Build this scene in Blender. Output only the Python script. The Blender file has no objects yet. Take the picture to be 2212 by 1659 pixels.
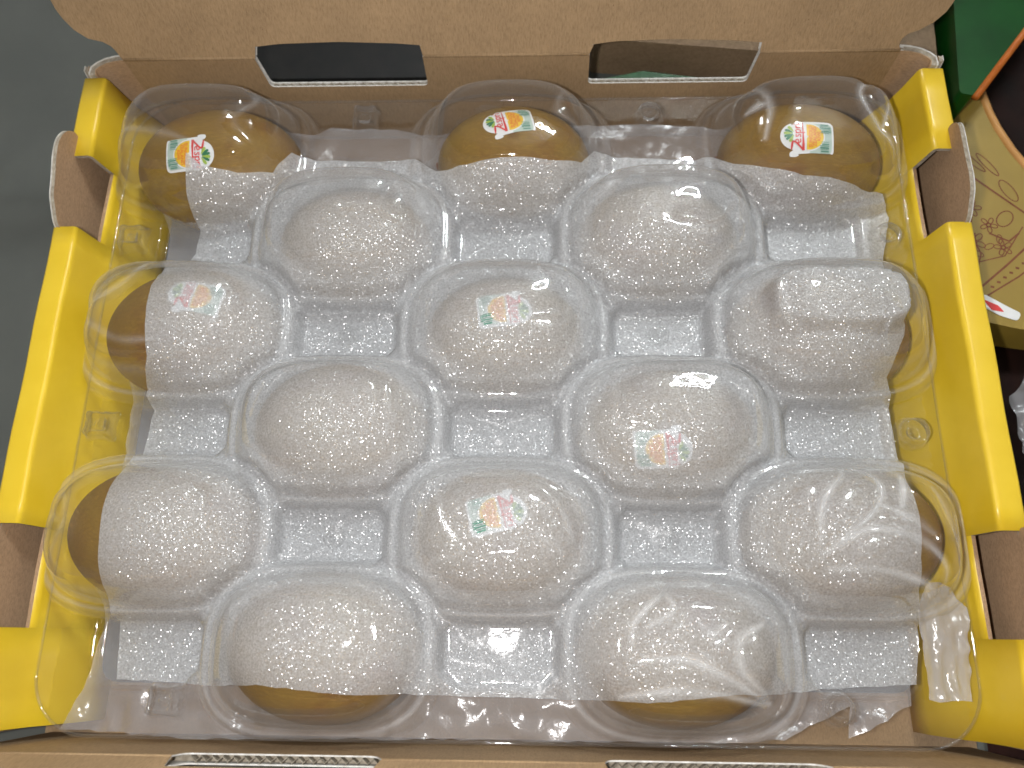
import bpy, bmesh, math, random
import numpy as np
from mathutils import Vector, Matrix
from mathutils.geometry import delaunay_2d_cdt
random.seed(7); rng = np.random.default_rng(7)
C = bpy.context.scene.collection
S = 0.01                                   # everything below is written in centimetres
scene = bpy.context.scene

# ---------------------------------------------------------------- camera
cam_d = bpy.data.cameras.new("camera"); cam = bpy.data.objects.new("camera", cam_d); C.objects.link(cam)
R = Matrix(((0.99942, -0.00152, 0.03412), (0.01178, 0.95305, -0.30258), (-0.03206, 0.3028, 0.95251)))
M = R.to_4x4(); M.translation = Vector((1.4386, -9.8157, 29.9763)) * S
cam.matrix_world = M
cam_d.sensor_width = 36; cam_d.lens = 36 * 1725 / 2212
cam_d.clip_start = 0.01; cam_d.clip_end = 20
cam_d.dof.use_dof = True; cam_d.dof.focus_distance = 0.300; cam_d.dof.aperture_fstop = 9.0
scene.camera = cam
# ---------------------------------------------------------------- room light, lamps, exposure
world = bpy.data.worlds.new("World"); scene.world = world; world.use_nodes = True
bg = world.node_tree.nodes["Background"]; bg.inputs[0].default_value = (1.0, 0.97, 0.94, 1); bg.inputs[1].default_value = 0.20
fl = bpy.data.lights.new("phone_flash", 'POINT'); fl.energy = 2.2; fl.shadow_soft_size = 0.005; fl.color = (1.0, 0.98, 0.965)
flo = bpy.data.objects.new("phone_flash", fl); flo.location = Vector((-1.35, -9.8, 30.0)) * S; C.objects.link(flo)
scene.view_settings.view_transform = 'Standard'; scene.view_settings.look = 'None'
scene.view_settings.exposure = 0.56; scene.view_settings.gamma = 1.0
cy = scene.cycles
cy.max_bounces = 24; cy.transparent_max_bounces = 40; cy.transmission_bounces = 12; cy.glossy_bounces = 6; cy.diffuse_bounces = 4
cy.sample_clamp_indirect = 6.0; cy.caustics_reflective = False; cy.caustics_refractive = False
cy.use_denoising = True

# ---------------------------------------------------------------- materials
def new_mat(name):
    m = bpy.data.materials.new(name); m.use_nodes = True; nt = m.node_tree; nt.nodes.clear()
    out = nt.nodes.new('ShaderNodeOutputMaterial')
    return m, nt, out
def N(nt, typ, **kw):
    n = nt.nodes.new(typ)
    for k, v in kw.items():
        if k.startswith('i_'):
            key = k[2:]
            key = int(key) if key.isdigit() else key.replace('_', ' ')
            n.inputs[key].default_value = v
        else: setattr(n, k, v)
    return n
def coords(nt):
    t = nt.nodes.new('ShaderNodeTexCoord'); mp = nt.nodes.new('ShaderNodeMapping'); mp.inputs['Scale'].default_value = (100, 100, 100)
    nt.links.new(t.outputs['Object'], mp.inputs['Vector']); return mp.outputs[0]
def ramp(nt, src, stops):
    r = nt.nodes.new('ShaderNodeValToRGB'); e = r.color_ramp.elements
    while len(e) < len(stops): e.new(0.5)
    for el, (p, c) in zip(e, stops): el.position = p; el.color = (c[0], c[1], c[2], 1)
    nt.links.new(src, r.inputs[0]); return r.outputs[0]
def val(nt, src, a, b, c, d):
    n = N(nt, 'ShaderNodeMapRange'); n.inputs[1].default_value = a; n.inputs[2].default_value = b; n.inputs[3].default_value = c; n.inputs[4].default_value = d
    nt.links.new(src, n.inputs[0]); return n.outputs[0]
def noise(nt, co, scale, detail=3, rough=0.55, stretch=None):
    n = N(nt, 'ShaderNodeTexNoise'); n.inputs['Scale'].default_value = scale; n.inputs['Detail'].default_value = detail; n.inputs['Roughness'].default_value = rough
    if stretch:
        mp = nt.nodes.new('ShaderNodeMapping'); mp.inputs['Scale'].default_value = stretch; nt.links.new(co, mp.inputs['Vector']); co = mp.outputs[0]
    nt.links.new(co, n.inputs['Vector']); return n.outputs[0]
def bump(nt, h, strength, dist):
    b = N(nt, 'ShaderNodeBump'); b.inputs['Strength'].default_value = strength; b.inputs['Distance'].default_value = dist * S
    nt.links.new(h, b.inputs['Height']); return b.outputs[0]
def principled(name, stops, scale=1.0, rough=0.6, spec=0.5, bumps=None, stretch=None, detail=4, sheen=0, coat=0):
    m, nt, out = new_mat(name); co = coords(nt)
    p = nt.nodes.new('ShaderNodeBsdfPrincipled'); p.inputs['Roughness'].default_value = rough; p.inputs['Specular IOR Level'].default_value = spec
    p.inputs['Sheen Weight'].default_value = sheen; p.inputs['Coat Weight'].default_value = coat; p.inputs['Coat Roughness'].default_value = 0.2
    nt.links.new(ramp(nt, noise(nt, co, scale, detail, stretch=stretch), stops), p.inputs['Base Color'])
    if bumps: nt.links.new(bump(nt, noise(nt, co, bumps[0], 3, stretch=stretch), bumps[1], bumps[2]), p.inputs['Normal'])
    nt.links.new(p.outputs[0], out.inputs[0]); return m

def kraft_mat(name, c, fib=(1, 1, 1)):
    m, nt, out = new_mat(name); co = coords(nt)
    p = nt.nodes.new('ShaderNodeBsdfPrincipled'); p.inputs['Roughness'].default_value = 0.7; p.inputs['Specular IOR Level'].default_value = 0.25
    big = ramp(nt, noise(nt, co, 0.35, 4, 0.6), [(0.3, [x * 0.90 for x in c]), (0.7, [x * 1.08 for x in c])])
    fine = ramp(nt, noise(nt, co, 7, 5, 0.75, stretch=fib), [(0.30, (0.70, 0.69, 0.66)), (0.55, (1, 1, 1)), (0.75, (1.10, 1.10, 1.10))])
    spk = ramp(nt, noise(nt, co, 7.5, 2, 0.5, stretch=(1.6, .8, 1.1)), [(0.0, (1, 1, 1)), (0.735, (1, 1, 1)), (0.76, (0.55, 0.5, 0.45))])
    mx = N(nt, 'ShaderNodeMix', data_type='RGBA', blend_type='MULTIPLY'); mx.inputs[0].default_value = 1
    nt.links.new(big, mx.inputs[6]); nt.links.new(fine, mx.inputs[7])
    mx2 = N(nt, 'ShaderNodeMix', data_type='RGBA', blend_type='MULTIPLY'); mx2.inputs[0].default_value = 0.8
    nt.links.new(mx.outputs[2], mx2.inputs[6]); nt.links.new(spk, mx2.inputs[7])
    nt.links.new(mx2.outputs[2], p.inputs['Base Color'])
    nt.links.new(bump(nt, noise(nt, co, 3.0, 5, 0.65), 0.25, 0.05), p.inputs['Normal'])
    nt.links.new(p.outputs[0], out.inputs[0]); return m

KRAFT = kraft_mat("kraft_liner", (0.385, 0.258, 0.142), (2.4, 1.0, .4))
KRAFT2 = kraft_mat("kraft_inner_fold", (0.46, 0.305, 0.185), (1, 1, 2))
GREYCARD = kraft_mat("grey_brown_card", (0.20, 0.135, 0.080))
EDGE = principled("corrugated_core", [(0.3, (0.24, 0.20, 0.15)), (0.7, (0.46, 0.41, 0.33))], 6, 0.85, 0.2, (9, .5, .05))
TORN = principled("torn_white_liner", [(0.3, (0.50, 0.47, 0.42)), (0.7, (0.80, 0.78, 0.74))], 4, 0.85, 0.2, (8, .5, .05))
YELLOW = principled("yellow_print", [(0.3, (0.74, 0.50, 0.022)), (0.7, (0.80, 0.555, 0.034))], 0.5, 0.38, 0.5, (1.2, .08, .1), coat=0.15)
TABLE = principled("grey_table", [(0.3, (0.090, 0.095, 0.086)), (0.7, (0.106, 0.111, 0.100))], 0.3, 0.45, 0.4)
SLATE = principled("slate_tray_plastic", [(0.3, (0.09, 0.10, 0.11)), (0.7, (0.15, 0.16, 0.17))], 0.8, 0.45, 0.5)
BLACK = principled("slab_black", [(0.3, (0.006, 0.006, 0.006)), (0.7, (0.012, 0.011, 0.010))], 1, 0.5, 0.3)
SHADEDARK = principled("shade_dark_brown", [(0.35, (0.005, 0.0035, 0.003)), (0.75, (0.020, 0.006, 0.004))], 0.25, 0.6, 0.08)  # near-black tone standing in for shadow right of the box
GREEN = principled("green_gloss_print", [(0.3, (0.001, 0.034, 0.004)), (0.62, (0.002, 0.055, 0.006)), (0.8, (0.010, 0.066, 0.008))], 0.35, 0.3, 0.22)
ORANGE = principled("orange_edge", [(0.3, (0.40, 0.10, 0.012)), (0.7, (0.50, 0.14, 0.02))], 2, 0.5, 0.3)
TINYELLOW = principled("tin_yellow", [(0.3, (0.26, 0.175, 0.028)), (0.7, (0.31, 0.21, 0.036))], 0.4, 0.4, 0.4)
PEACH = principled("tin_rim_peach", [(0.3, (0.45, 0.22, 0.06)), (0.7, (0.55, 0.28, 0.09))], 1, 0.5, 0.3)
INKRED = principled("brown_red_ink", [(0.3, (0.14, 0.035, 0.012)), (0.7, (0.20, 0.06, 0.02))], 3, 0.5, 0.3)
STK_WHITE = principled("sticker_white", [(0.3, (0.76, 0.77, 0.77)), (0.7, (0.82, 0.82, 0.82))], 3, 0.4, 0.4)
STK_YEL = principled("sticker_yellow", [(0.3, (0.80, 0.50, 0.02)), (0.7, (0.86, 0.56, 0.03))], 3, 0.4, 0.4)
STK_RED = principled("sticker_red", [(0.3, (0.60, 0.030, 0.03)), (0.7, (0.68, 0.05, 0.045))], 3, 0.4, 0.4)
STK_ORG = principled("sticker_orange", [(0.3, (0.72, 0.16, 0.015)), (0.7, (0.78, 0.20, 0.02))], 3, 0.4, 0.4)
STK_GRN = principled("sticker_dark_green", [(0.3, (0.02, 0.16, 0.075)), (0.7, (0.03, 0.20, 0.09))], 3, 0.4, 0.4)
STK_LIME = principled("sticker_lime", [(0.3, (0.30, 0.45, 0.06)), (0.7, (0.38, 0.52, 0.10))], 3, 0.4, 0.4)
STK_PALE = principled("sticker_pale_green", [(0.3, (0.45, 0.56, 0.50)), (0.7, (0.52, 0.62, 0.55))], 3, 0.4, 0.4)
STK_BAR = principled("sticker_bar_green", [(0.3, (0.08, 0.25, 0.18)), (0.7, (0.10, 0.30, 0.21))], 3, 0.4, 0.4)

def kiwi_mat():
    m, nt, out = new_mat("kiwi_skin"); co = coords(nt)
    oi = N(nt, 'ShaderNodeObjectInfo')
    add = N(nt, 'ShaderNodeVectorMath', operation='ADD'); nt.links.new(co, add.inputs[0])
    sc = N(nt, 'ShaderNodeVectorMath', operation='SCALE'); sc.inputs[3].default_value = 40
    cmb = N(nt, 'ShaderNodeCombineXYZ')
    for k in range(3): nt.links.new(oi.outputs['Random'], cmb.inputs[k])
    nt.links.new(cmb.outputs[0], sc.inputs[0]); nt.links.new(sc.outputs[0], add.inputs[1]); co = add.outputs[0]
    p = nt.nodes.new('ShaderNodeBsdfPrincipled'); p.inputs['Roughness'].default_value = 0.62; p.inputs['Specular IOR Level'].default_value = 0.3
    p.inputs['Sheen Weight'].default_value = 0.03; p.inputs['Sheen Tint'].default_value = (1, .8, .5, 1)
    big = ramp(nt, noise(nt, co, 0.45, 4, 0.6), [(0.28, (0.180, 0.076, 0.014)), (0.45, (0.225, 0.122, 0.016)), (0.72, (0.250, 0.152, 0.020))])
    blot = ramp(nt, noise(nt, co, 0.55, 3, 0.5), [(0.0, (1, 1, 1)), (0.66, (1, 1, 1)), (0.78, (0.62, 0.45, 0.45))])
    fuzz = ramp(nt, noise(nt, co, 13, 3, 0.6, stretch=(0.22, 1, 1)), [(0.3, (0.78, 0.75, 0.66)), (0.6, (1, 1, 1)), (0.74, (1.35, 1.35, 1.5))])
    a = N(nt, 'ShaderNodeMix', data_type='RGBA', blend_type='MULTIPLY'); a.inputs[0].default_value = 1
    b = N(nt, 'ShaderNodeMix', data_type='RGBA', blend_type='MULTIPLY'); b.inputs[0].default_value = 0.8
    nt.links.new(big, a.inputs[6]); nt.links.new(blot, a.inputs[7]); nt.links.new(a.outputs[2], b.inputs[6]); nt.links.new(fuzz, b.inputs[7])
    nt.links.new(b.outputs[2], p.inputs['Base Color'])
    nt.links.new(bump(nt, noise(nt, co, 9, 3, 0.6, stretch=(0.35, 1, 1)), 0.45, 0.03), p.inputs['Normal'])
    nt.links.new(p.outputs[0], out.inputs[0]); return m
KIWI = kiwi_mat()
CALYX = principled("kiwi_stem_brown", [(0.3, (0.10, 0.035, 0.012)), (0.7, (0.22, 0.085, 0.03))], 6, 0.8, 0.2, (12, .6, .05))

def thin_fresnel(nt, ior):
    # a thin sheet reflects alike from both of its faces: undo the inversion of the index on back faces
    f = N(nt, 'ShaderNodeFresnel'); g = N(nt, 'ShaderNodeNewGeometry')
    nt.links.new(val(nt, g.outputs['Backfacing'], 0, 1, ior, 1 / ior), f.inputs['IOR']); return f
def clear_mat():
    m, nt, out = new_mat("clear_pet"); co = coords(nt)
    fr = thin_fresnel(nt, 1.7)
    nrm = bump(nt, noise(nt, co, 1.3, 3, 0.5), 0.13, 0.10); nt.links.new(nrm, fr.inputs['Normal'])
    tr = N(nt, 'ShaderNodeBsdfTransparent'); tr.inputs[0].default_value = (0.97, 0.97, 0.97, 1)
    gl = N(nt, 'ShaderNodeBsdfGlossy'); gl.inputs['Roughness'].default_value = 0.035; gl.inputs[0].default_value = (1, 1, 1, 1)
    nt.links.new(nrm, gl.inputs['Normal'])
    mx = N(nt, 'ShaderNodeMixShader'); nt.links.new(fr.outputs[0], mx.inputs[0]); nt.links.new(tr.outputs[0], mx.inputs[1]); nt.links.new(gl.outputs[0], mx.inputs[2])
    # faint surface haze of thermoformed plastic, plus the painted glare
    df = N(nt, 'ShaderNodeBsdfDiffuse'); df.inputs[0].default_value = (0.8, 0.8, 0.8, 1)
    mx2 = N(nt, 'ShaderNodeMixShader')
    lw = N(nt, 'ShaderNodeLayerWeight'); lw.inputs['Blend'].default_value = 0.5
    pw = N(nt, 'ShaderNodeMath', operation='POWER'); pw.inputs[1].default_value = 2.1; nt.links.new(lw.outputs['Facing'], pw.inputs[0])
    at = N(nt, 'ShaderNodeAttribute', attribute_name='painted_glare')   # reflections and light rim bands painted onto the domes as white haze
    cr = N(nt, 'ShaderNodeMath', operation='MULTIPLY_ADD'); cr.inputs[1].default_value = 0.36
    nt.links.new(at.outputs['Fac'], cr.inputs[0]); nt.links.new(val(nt, pw.outputs[0], 0, 1, 0.005, 0.24), cr.inputs[2]); nt.links.new(cr.outputs[0], mx2.inputs[0])   # longer path through the sheet when seen edge-on
    nt.links.new(mx.outputs[0], mx2.inputs[1]); nt.links.new(df.outputs[0], mx2.inputs[2])
    nt.links.new(mx2.outputs[0], out.inputs[0]); return m
CLEAR = clear_mat()

def foam_mat():
    m, nt, out = new_mat("white_foam_sheet"); co = coords(nt)
    vo = N(nt, 'ShaderNodeTexVoronoi'); vo.inputs['Scale'].default_value = 36.0; nt.links.new(co, vo.inputs['Vector'])
    geo = N(nt, 'ShaderNodeNewGeometry')
    sub = N(nt, 'ShaderNodeVectorMath', operation='SUBTRACT'); sub.inputs[1].default_value = (0.5, 0.5, 0.5); nt.links.new(vo.outputs['Color'], sub.inputs[0])
    sc = N(nt, 'ShaderNodeVectorMath', operation='SCALE'); sc.inputs[3].default_value = 1.1; nt.links.new(sub.outputs[0], sc.inputs[0])
    ad = N(nt, 'ShaderNodeVectorMath', operation='ADD'); nt.links.new(sc.outputs[0], ad.inputs[0]); nt.links.new(geo.outputs['Normal'], ad.inputs[1])
    nm = N(nt, 'ShaderNodeVectorMath', operation='NORMALIZE'); nt.links.new(ad.outputs[0], nm.inputs[0])
    gl = N(nt, 'ShaderNodeBsdfGlossy'); gl.inputs['Roughness'].default_value = 0.21; gl.inputs[0].default_value = (1, 1, 1, 1); nt.links.new(nm.outputs[0], gl.inputs['Normal'])
    df = N(nt, 'ShaderNodeBsdfDiffuse'); df.inputs[0].default_value = (0.84, 0.855, 0.88, 1)
    tl = N(nt, 'ShaderNodeBsdfTranslucent'); tl.inputs[0].default_value = (0.86, 0.87, 0.89, 1)
    m1 = N(nt, 'ShaderNodeMixShader'); m1.inputs[0].default_value = 0.35; nt.links.new(df.outputs[0], m1.inputs[1]); nt.links.new(tl.outputs[0], m1.inputs[2])
    tr = N(nt, 'ShaderNodeBsdfTransparent'); tr.inputs[0].default_value = (1, 1, 1, 1)
    fac = val(nt, noise(nt, co, 13, 4, 0.7), 0.3, 0.7, 0.36, 0.86)
    m2 = N(nt, 'ShaderNodeMixShader'); nt.links.new(fac, m2.inputs[0]); nt.links.new(tr.outputs[0], m2.inputs[1]); nt.links.new(m1.outputs[0], m2.inputs[2])
    m3 = N(nt, 'ShaderNodeMixShader'); m3.inputs[0].default_value = 0.095; nt.links.new(m2.outputs[0], m3.inputs[1]); nt.links.new(gl.outputs[0], m3.inputs[2])
    nt.links.new(m3.outputs[0], out.inputs[0]); return m
FOAM = foam_mat()

def film_mat(name, milky):
    m, nt, out = new_mat(name); co = coords(nt)
    nrm = bump(nt, noise(nt, co, 1.1, 4, 0.6), 0.2, 0.25)
    tr = N(nt, 'ShaderNodeBsdfTransparent'); tr.inputs[0].default_value = (0.93, 0.92, 0.93, 1)
    df = N(nt, 'ShaderNodeBsdfDiffuse'); df.inputs[0].default_value = (0.66, 0.655, 0.68, 1)
    m1 = N(nt, 'ShaderNodeMixShader'); m1.inputs[0].default_value = milky; nt.links.new(tr.outputs[0], m1.inputs[1]); nt.links.new(df.outputs[0], m1.inputs[2])
    gl = N(nt, 'ShaderNodeBsdfGlossy'); gl.inputs['Roughness'].default_value = 0.2; nt.links.new(nrm, gl.inputs['Normal'])
    fr = thin_fresnel(nt, 1.6); nt.links.new(nrm, fr.inputs['Normal'])
    m2 = N(nt, 'ShaderNodeMixShader'); nt.links.new(fr.outputs[0], m2.inputs[0]); nt.links.new(m1.outputs[0], m2.inputs[1]); nt.links.new(gl.outputs[0], m2.inputs[2])
    nt.links.new(m2.outputs[0], out.inputs[0]); return m
FILM = film_mat("thin_plastic_film", 0.30)
FILM2 = film_mat("crinkled_film", 0.40)

# ---------------------------------------------------------------- builders
def link(name, me, mats, parent=None):
    o = bpy.data.objects.new(name, me); C.objects.link(o)
    if not me.materials:
        for m in (mats if isinstance(mats, (list, tuple)) else [mats]): me.materials.append(m)
    if parent is not None: o.parent = parent
    return o
def tag(o, label=None, cat=None, group=None, kind=None):
    if label: o['label'] = label
    if cat: o['category'] = cat
    if group: o['group'] = group
    if kind: o['kind'] = kind
    return o
def empty(name, loc=(0, 0, 0)):
    o = bpy.data.objects.new(name, None); o.empty_display_size = 0.02; o.location = Vector(loc) * S; C.objects.link(o); return o
def mesh(name, verts, faces, mats, parent=None, idx=None, smooth=False):
    """verts in world cm (parents are unrotated empties or un-moved objects; their location is taken off)"""
    off = np.array(parent.location) if parent is not None else np.zeros(3)
    p = parent.parent if parent is not None else None
    while p is not None: off = off + np.array(p.location); p = p.parent
    v = np.asarray(verts, float) * S - off
    me = bpy.data.meshes.new(name); me.from_pydata(v.tolist(), [], [list(map(int, f)) for f in faces]); 
    if idx is not None: me.polygons.foreach_set('material_index', np.asarray(idx, dtype=np.int32))
    if smooth: me.polygons.foreach_set('use_smooth', np.ones(len(me.polygons), bool))
    me.update()
    return link(name, me, mats, parent)
class MB:
    def __init__(s): s.v = []; s.f = []; s.i = []
    def add(s, vs, fs, m=0):
        b = len(s.v); s.v += [tuple(map(float, q)) for q in vs]; s.f += [[b + k for k in f] for f in fs]; s.i += [m] * len(fs)
    def prism(s, outline, depth, frame, mtop=0, mbot=0, mside=0):
        """outline (u,v) list ccw; frame = (origin,u,v,n); front face at n=0, back face at n=depth"""
        O, U, V, W = [np.array(q, float) for q in frame]; n = len(outline)
        a = [O + U * p[0] + V * p[1] for p in outline]; b = [q + W * depth for q in a]
        tris = tess(outline)
        s.add(a + b, tris, mtop); base = len(s.v) - 2 * n
        s.f += [[base + n + k for k in t[::-1]] for t in tris]; s.i += [mbot] * len(tris)
        s.f += [[base + k, base + (k + 1) % n, base + n + (k + 1) % n, base + n + k] for k in range(n)]; s.i += [mside] * n
    def tube(s, pts, r, n=8, m=0, closed=False, caps=True):
        pts = [np.array(p, float) for p in pts]; N_ = len(pts); base = len(s.v); up0 = np.array([0.13, 0.07, 1.0])
        for k, p in enumerate(pts):
            if closed: t = pts[(k + 1) % N_] - pts[k - 1]
            else: t = pts[min(k + 1, N_ - 1)] - pts[max(k - 1, 0)]
            t /= np.linalg.norm(t) + 1e-12; a = np.cross(t, up0); a /= np.linalg.norm(a) + 1e-12; b = np.cross(t, a)
            rr = r[k] if isinstance(r, (list, tuple)) else r
            for j in range(n):
                th = 2 * math.pi * j / n; s.v.append(tuple(p + rr * (math.cos(th) * a + math.sin(th) * b)))
        K = N_ if closed else N_ - 1
        for k in range(K):
            k2 = (k + 1) % N_
            for j in range(n):
                s.f.append([base + k * n + j, base + k2 * n + j, base + k2 * n + (j + 1) % n, base + k * n + (j + 1) % n]); s.i.append(m)
        if caps and not closed:
            s.f.append([base + j for j in range(n)]); s.i.append(m); s.f.append([base + (N_ - 1) * n + j for j in range(n)][::-1]); s.i.append(m)
    def build(s, name, mats, parent=None, smooth=False): return mesh(name, s.v, s.f, mats, parent, s.i, smooth)
def tess(outline):
    n = len(outline)
    r = delaunay_2d_cdt([Vector((float(p[0]), float(p[1]))) for p in outline], [], [list(range(n))], 1, 1e-7)
    key = {}
    out = []
    for f in r[2]:
        t = []
        for k in f:
            src = r[3][k]
            t.append(src[0] if src else 0)
        out.append(t)
    return out
def rounded(pts, rad, n=6):
    """round the corners of a polygon; rad scalar or per-vertex list"""
    out = []; N_ = len(pts)
    for k in range(N_):
        p = np.array(pts[k], float); r = rad[k] if isinstance(rad, (list, tuple)) else rad
        if r <= 0: out.append(tuple(p)); continue
        a = np.array(pts[k - 1], float) - p; b = np.array(pts[(k + 1) % N_], float) - p
        la, lb = np.linalg.norm(a), np.linalg.norm(b); r = min(r, la * .49, lb * .49)
        A = p + a / la * r; B = p + b / lb * r
        for j in range(n + 1):
            t = j / n; q = (1 - t) ** 2 * A + 2 * t * (1 - t) * p + t * t * B; out.append(tuple(q))
    return out
def sampler(G, x0, y0, d):
    def f(x, y):
        u = np.clip((np.asarray(x) - x0) / d, 0, G.shape[1] - 1.001); v = np.clip((np.asarray(y) - y0) / d, 0, G.shape[0] - 1.001)
        i = u.astype(int); j = v.astype(int); a = u - i; b = v - j
        return (G[j, i] * (1 - a) + G[j, i + 1] * a) * (1 - b) + (G[j + 1, i] * (1 - a) + G[j + 1, i + 1] * a) * b
    return f
def blur(G, sig):
    k = int(3 * sig) + 1; w = np.exp(-0.5 * (np.arange(-k, k + 1) / sig) ** 2); w /= w.sum()
    P = np.pad(G, k, mode='edge'); P = np.apply_along_axis(lambda q: np.convolve(q, w, 'valid'), 0, P); return np.apply_along_axis(lambda q: np.convolve(q, w, 'valid'), 1, P)
def vnoise(x, y, scale, seed, octs=4, ridged=False):
    """value noise on arrays"""
    r = np.random.default_rng(seed); T = r.random((64, 64)); z = 0; amp = 1; tot = 0
    for o in range(octs):
        u = np.asarray(x) * scale * 2 ** o + 17.3 * o; v = np.asarray(y) * scale * 2 ** o + 5.1 * o
        i = np.floor(u).astype(int); j = np.floor(v).astype(int); a = u - i; b = v - j; a = a * a * (3 - 2 * a); b = b * b * (3 - 2 * b)
        g = lambda jj, ii: T[jj % 64, ii % 64]
        n = (g(j, i) * (1 - a) + g(j, i + 1) * a) * (1 - b) + (g(j + 1, i) * (1 - a) + g(j + 1, i + 1) * a) * b
        if ridged: n = 1 - np.abs(2 * n - 1)
        z = z + n * amp; tot += amp; amp *= 0.5
    return z / tot
def sheet(name, outline, spacing, hfun, mats, parent=None, jit=0.25):
    """a draped sheet: polygon outline triangulated on a fine jittered lattice"""
    P = np.array(outline, float); n = len(P); per = []
    for k in range(n):
        a, b = P[k], P[(k + 1) % n]; L = np.linalg.norm(b - a); m = max(1, int(L / spacing))
        for j in range(m): per.append(a + (b - a) * j / m)
    per = np.array(per)
    xs = np.arange(P[:, 0].min(), P[:, 0].max(), spacing); ys = np.arange(P[:, 1].min(), P[:, 1].max(), spacing)
    X, Y = np.meshgrid(xs, ys); X = X + (np.arange(len(ys)) % 2 * spacing / 2)[:, None]; q = np.c_[X.ravel(), Y.ravel()] + rng.uniform(-jit, jit, (X.size, 2)) * spacing
    ins = np.zeros(len(q), bool); md = np.full(len(q), 9e9)
    for k in range(len(per)):
        a, b = per[k], per[(k + 1) % len(per)]
        c = (a[1] > q[:, 1]) != (b[1] > q[:, 1])
        with np.errstate(divide='ignore', invalid='ignore'):
            xi = a[0] + (q[:, 1] - a[1]) / (b[1] - a[1]) * (b[0] - a[0])
        ins ^= c & (q[:, 0] < xi); md = np.minimum(md, (q[:, 0] - a[0]) ** 2 + (q[:, 1] - a[1]) ** 2)
    q = q[ins & (md > (0.55 * spacing) ** 2)]
    allp = np.vstack([per, q])
    r = delaunay_2d_cdt([Vector(p) for p in allp.tolist()], [], [list(range(len(per)))], 1, 1e-6)
    v = np.array([[p[0], p[1]] for p in r[0]]); z = hfun(v[:, 0], v[:, 1])
    fs = [f if ((v[f[1]] - v[f[0]])[0] * (v[f[2]] - v[f[0]])[1] - (v[f[1]] - v[f[0]])[1] * (v[f[2]] - v[f[0]])[0]) > 0 else f[::-1] for f in r[2]]
    return mesh(name, np.c_[v, z], fs, mats, parent, smooth=True)

# ---------------------------------------------------------------- the surface under everything
ZT = -4.3
tb = MB(); tb.prism(rounded([(-120, -80), (110, -80), (110, 90), (-120, 90)], 3), 2.5, ((0, 0, ZT), (1, 0, 0), (0, 1, 0), (0, 0, -1)))
tag(tb.build('table_surface', [TABLE]), 'dark grey matt table surface under the open box', kind='structure')

# ---------------------------------------------------------------- the carton
BX, BY0, BY1, ZF = 17.4, -13.6, 13.7, -3.9
box = empty('gift_box', (0, 0, ZT)); tag(box, 'open yellow cardboard gift box with raised kraft lid and folded side walls', 'box')
f = MB(); f.prism([(-18.2, -13.9), (18.2, -13.9), (18.2, 13.95), (-18.2, 13.95)], 0.35, ((0, 0, ZF), (1, 0, 0), (0, 1, 0), (0, 0, -1)), 0, 1, 1)
f.build('floor_panel', [KRAFT, EDGE], box)
T_L, T_C = 0.05, 0.26                     # liner and flute thickness
def board(name, outline, core, frame, parent, inner=KRAFT, outer=TORN, T_C=0.26):
    O, U, V, W = [np.array(q, float) for q in frame]
    m = MB(); m.prism(outline, T_L, frame, 0, 2, 2)
    m.prism(core, T_C - 0.006, (O + W * (T_L + 0.003), U, V, W), 1, 1, 1)
    m.prism(outline, T_L, (O + W * (T_L + T_C), U, V, W), 2, 2, 2)
    return m.build(name, [inner, EDGE, outer], parent)
def flutes(x0, x1, z, frame, parent, depth=0.55, pitch=0.36, T_C=0.26):
    O, U, V, W = [np.array(q, float) for q in frame]; n = int((x1 - x0) / pitch * 12)
    vs = []; fs = []
    for k in range(n + 1):
        x = x0 + (x1 - x0) * k / n; ph = 2 * math.pi * (x - x0) / pitch
        w = T_L + T_C / 2 + (T_C / 2 - 0.012) * math.sin(ph) ; xx = x + 0.05 * math.sin(2 * ph)
        jag = 0.03 * math.sin(ph * 1.7 + x) + random.uniform(-.015, .015)
        for dw, zz in ((-.011, z + jag), (.011, z + jag), (.011, z - depth), (-.011, z - depth)):
            vs.append(O + U * xx + V * zz + W * (w + dw))
    for k in range(n):
        a = 4 * k; b = a + 4
        for j in range(4): fs.append([a + j, b + j, b + (j + 1) % 4, a + (j + 1) % 4])
    o = mesh('corrugation', vs, fs, [EDGE], parent); o['kind'] = 'stuff'; return o
ZC = 1.95                                   # height of the crease between wall and lid
# back wall: outline ccw seen from the inside (u = x, v = z); two handle notches in its top edge
def slotlow(a, b, dl, dr, zb):              # notch bottom from left a to right b, slanted ends
    return rounded([(b, ZC), (b - dr, zb), (a + dl, zb), (a, ZC)], [0, .22, .22, 0])
bl = [(-17.2, ZF), (17.2, ZF), (17.2, 1.45), (16.95, 1.62), (16.75, ZC - .12), (16.55, ZC)] + slotlow(3.55, 10.68, 0.03, .13, .10) + slotlow(-10.78, -3.55, .14, .0, .10) + [(-16.5, ZC), (-16.7, ZC - .12), (-16.9, 1.65), (-17.2, 1.5)]
bc = [(-17.2, ZF), (17.2, ZF), (17.2, 1.3), (16.4, 1.7), (11.2, 1.7), (11.0, -.3), (3.3, -.3), (3.1, 1.7), (-3.1, 1.7), (-3.3, -.3), (-11.0, -.3), (-11.2, 1.7), (-16.4, 1.7), (-17.2, 1.35)]
FB = ((0, BY1, 0), (1, 0, 0), (0, 0, 1), (0, 1, 0))
bw = board('back_wall', bl, bc, FB, box, T_C=.15)
flutes(3.7, 10.45, .10, FB, bw, T_C=.15); flutes(-10.55, -3.65, .10, FB, bw, T_C=.15)
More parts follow.
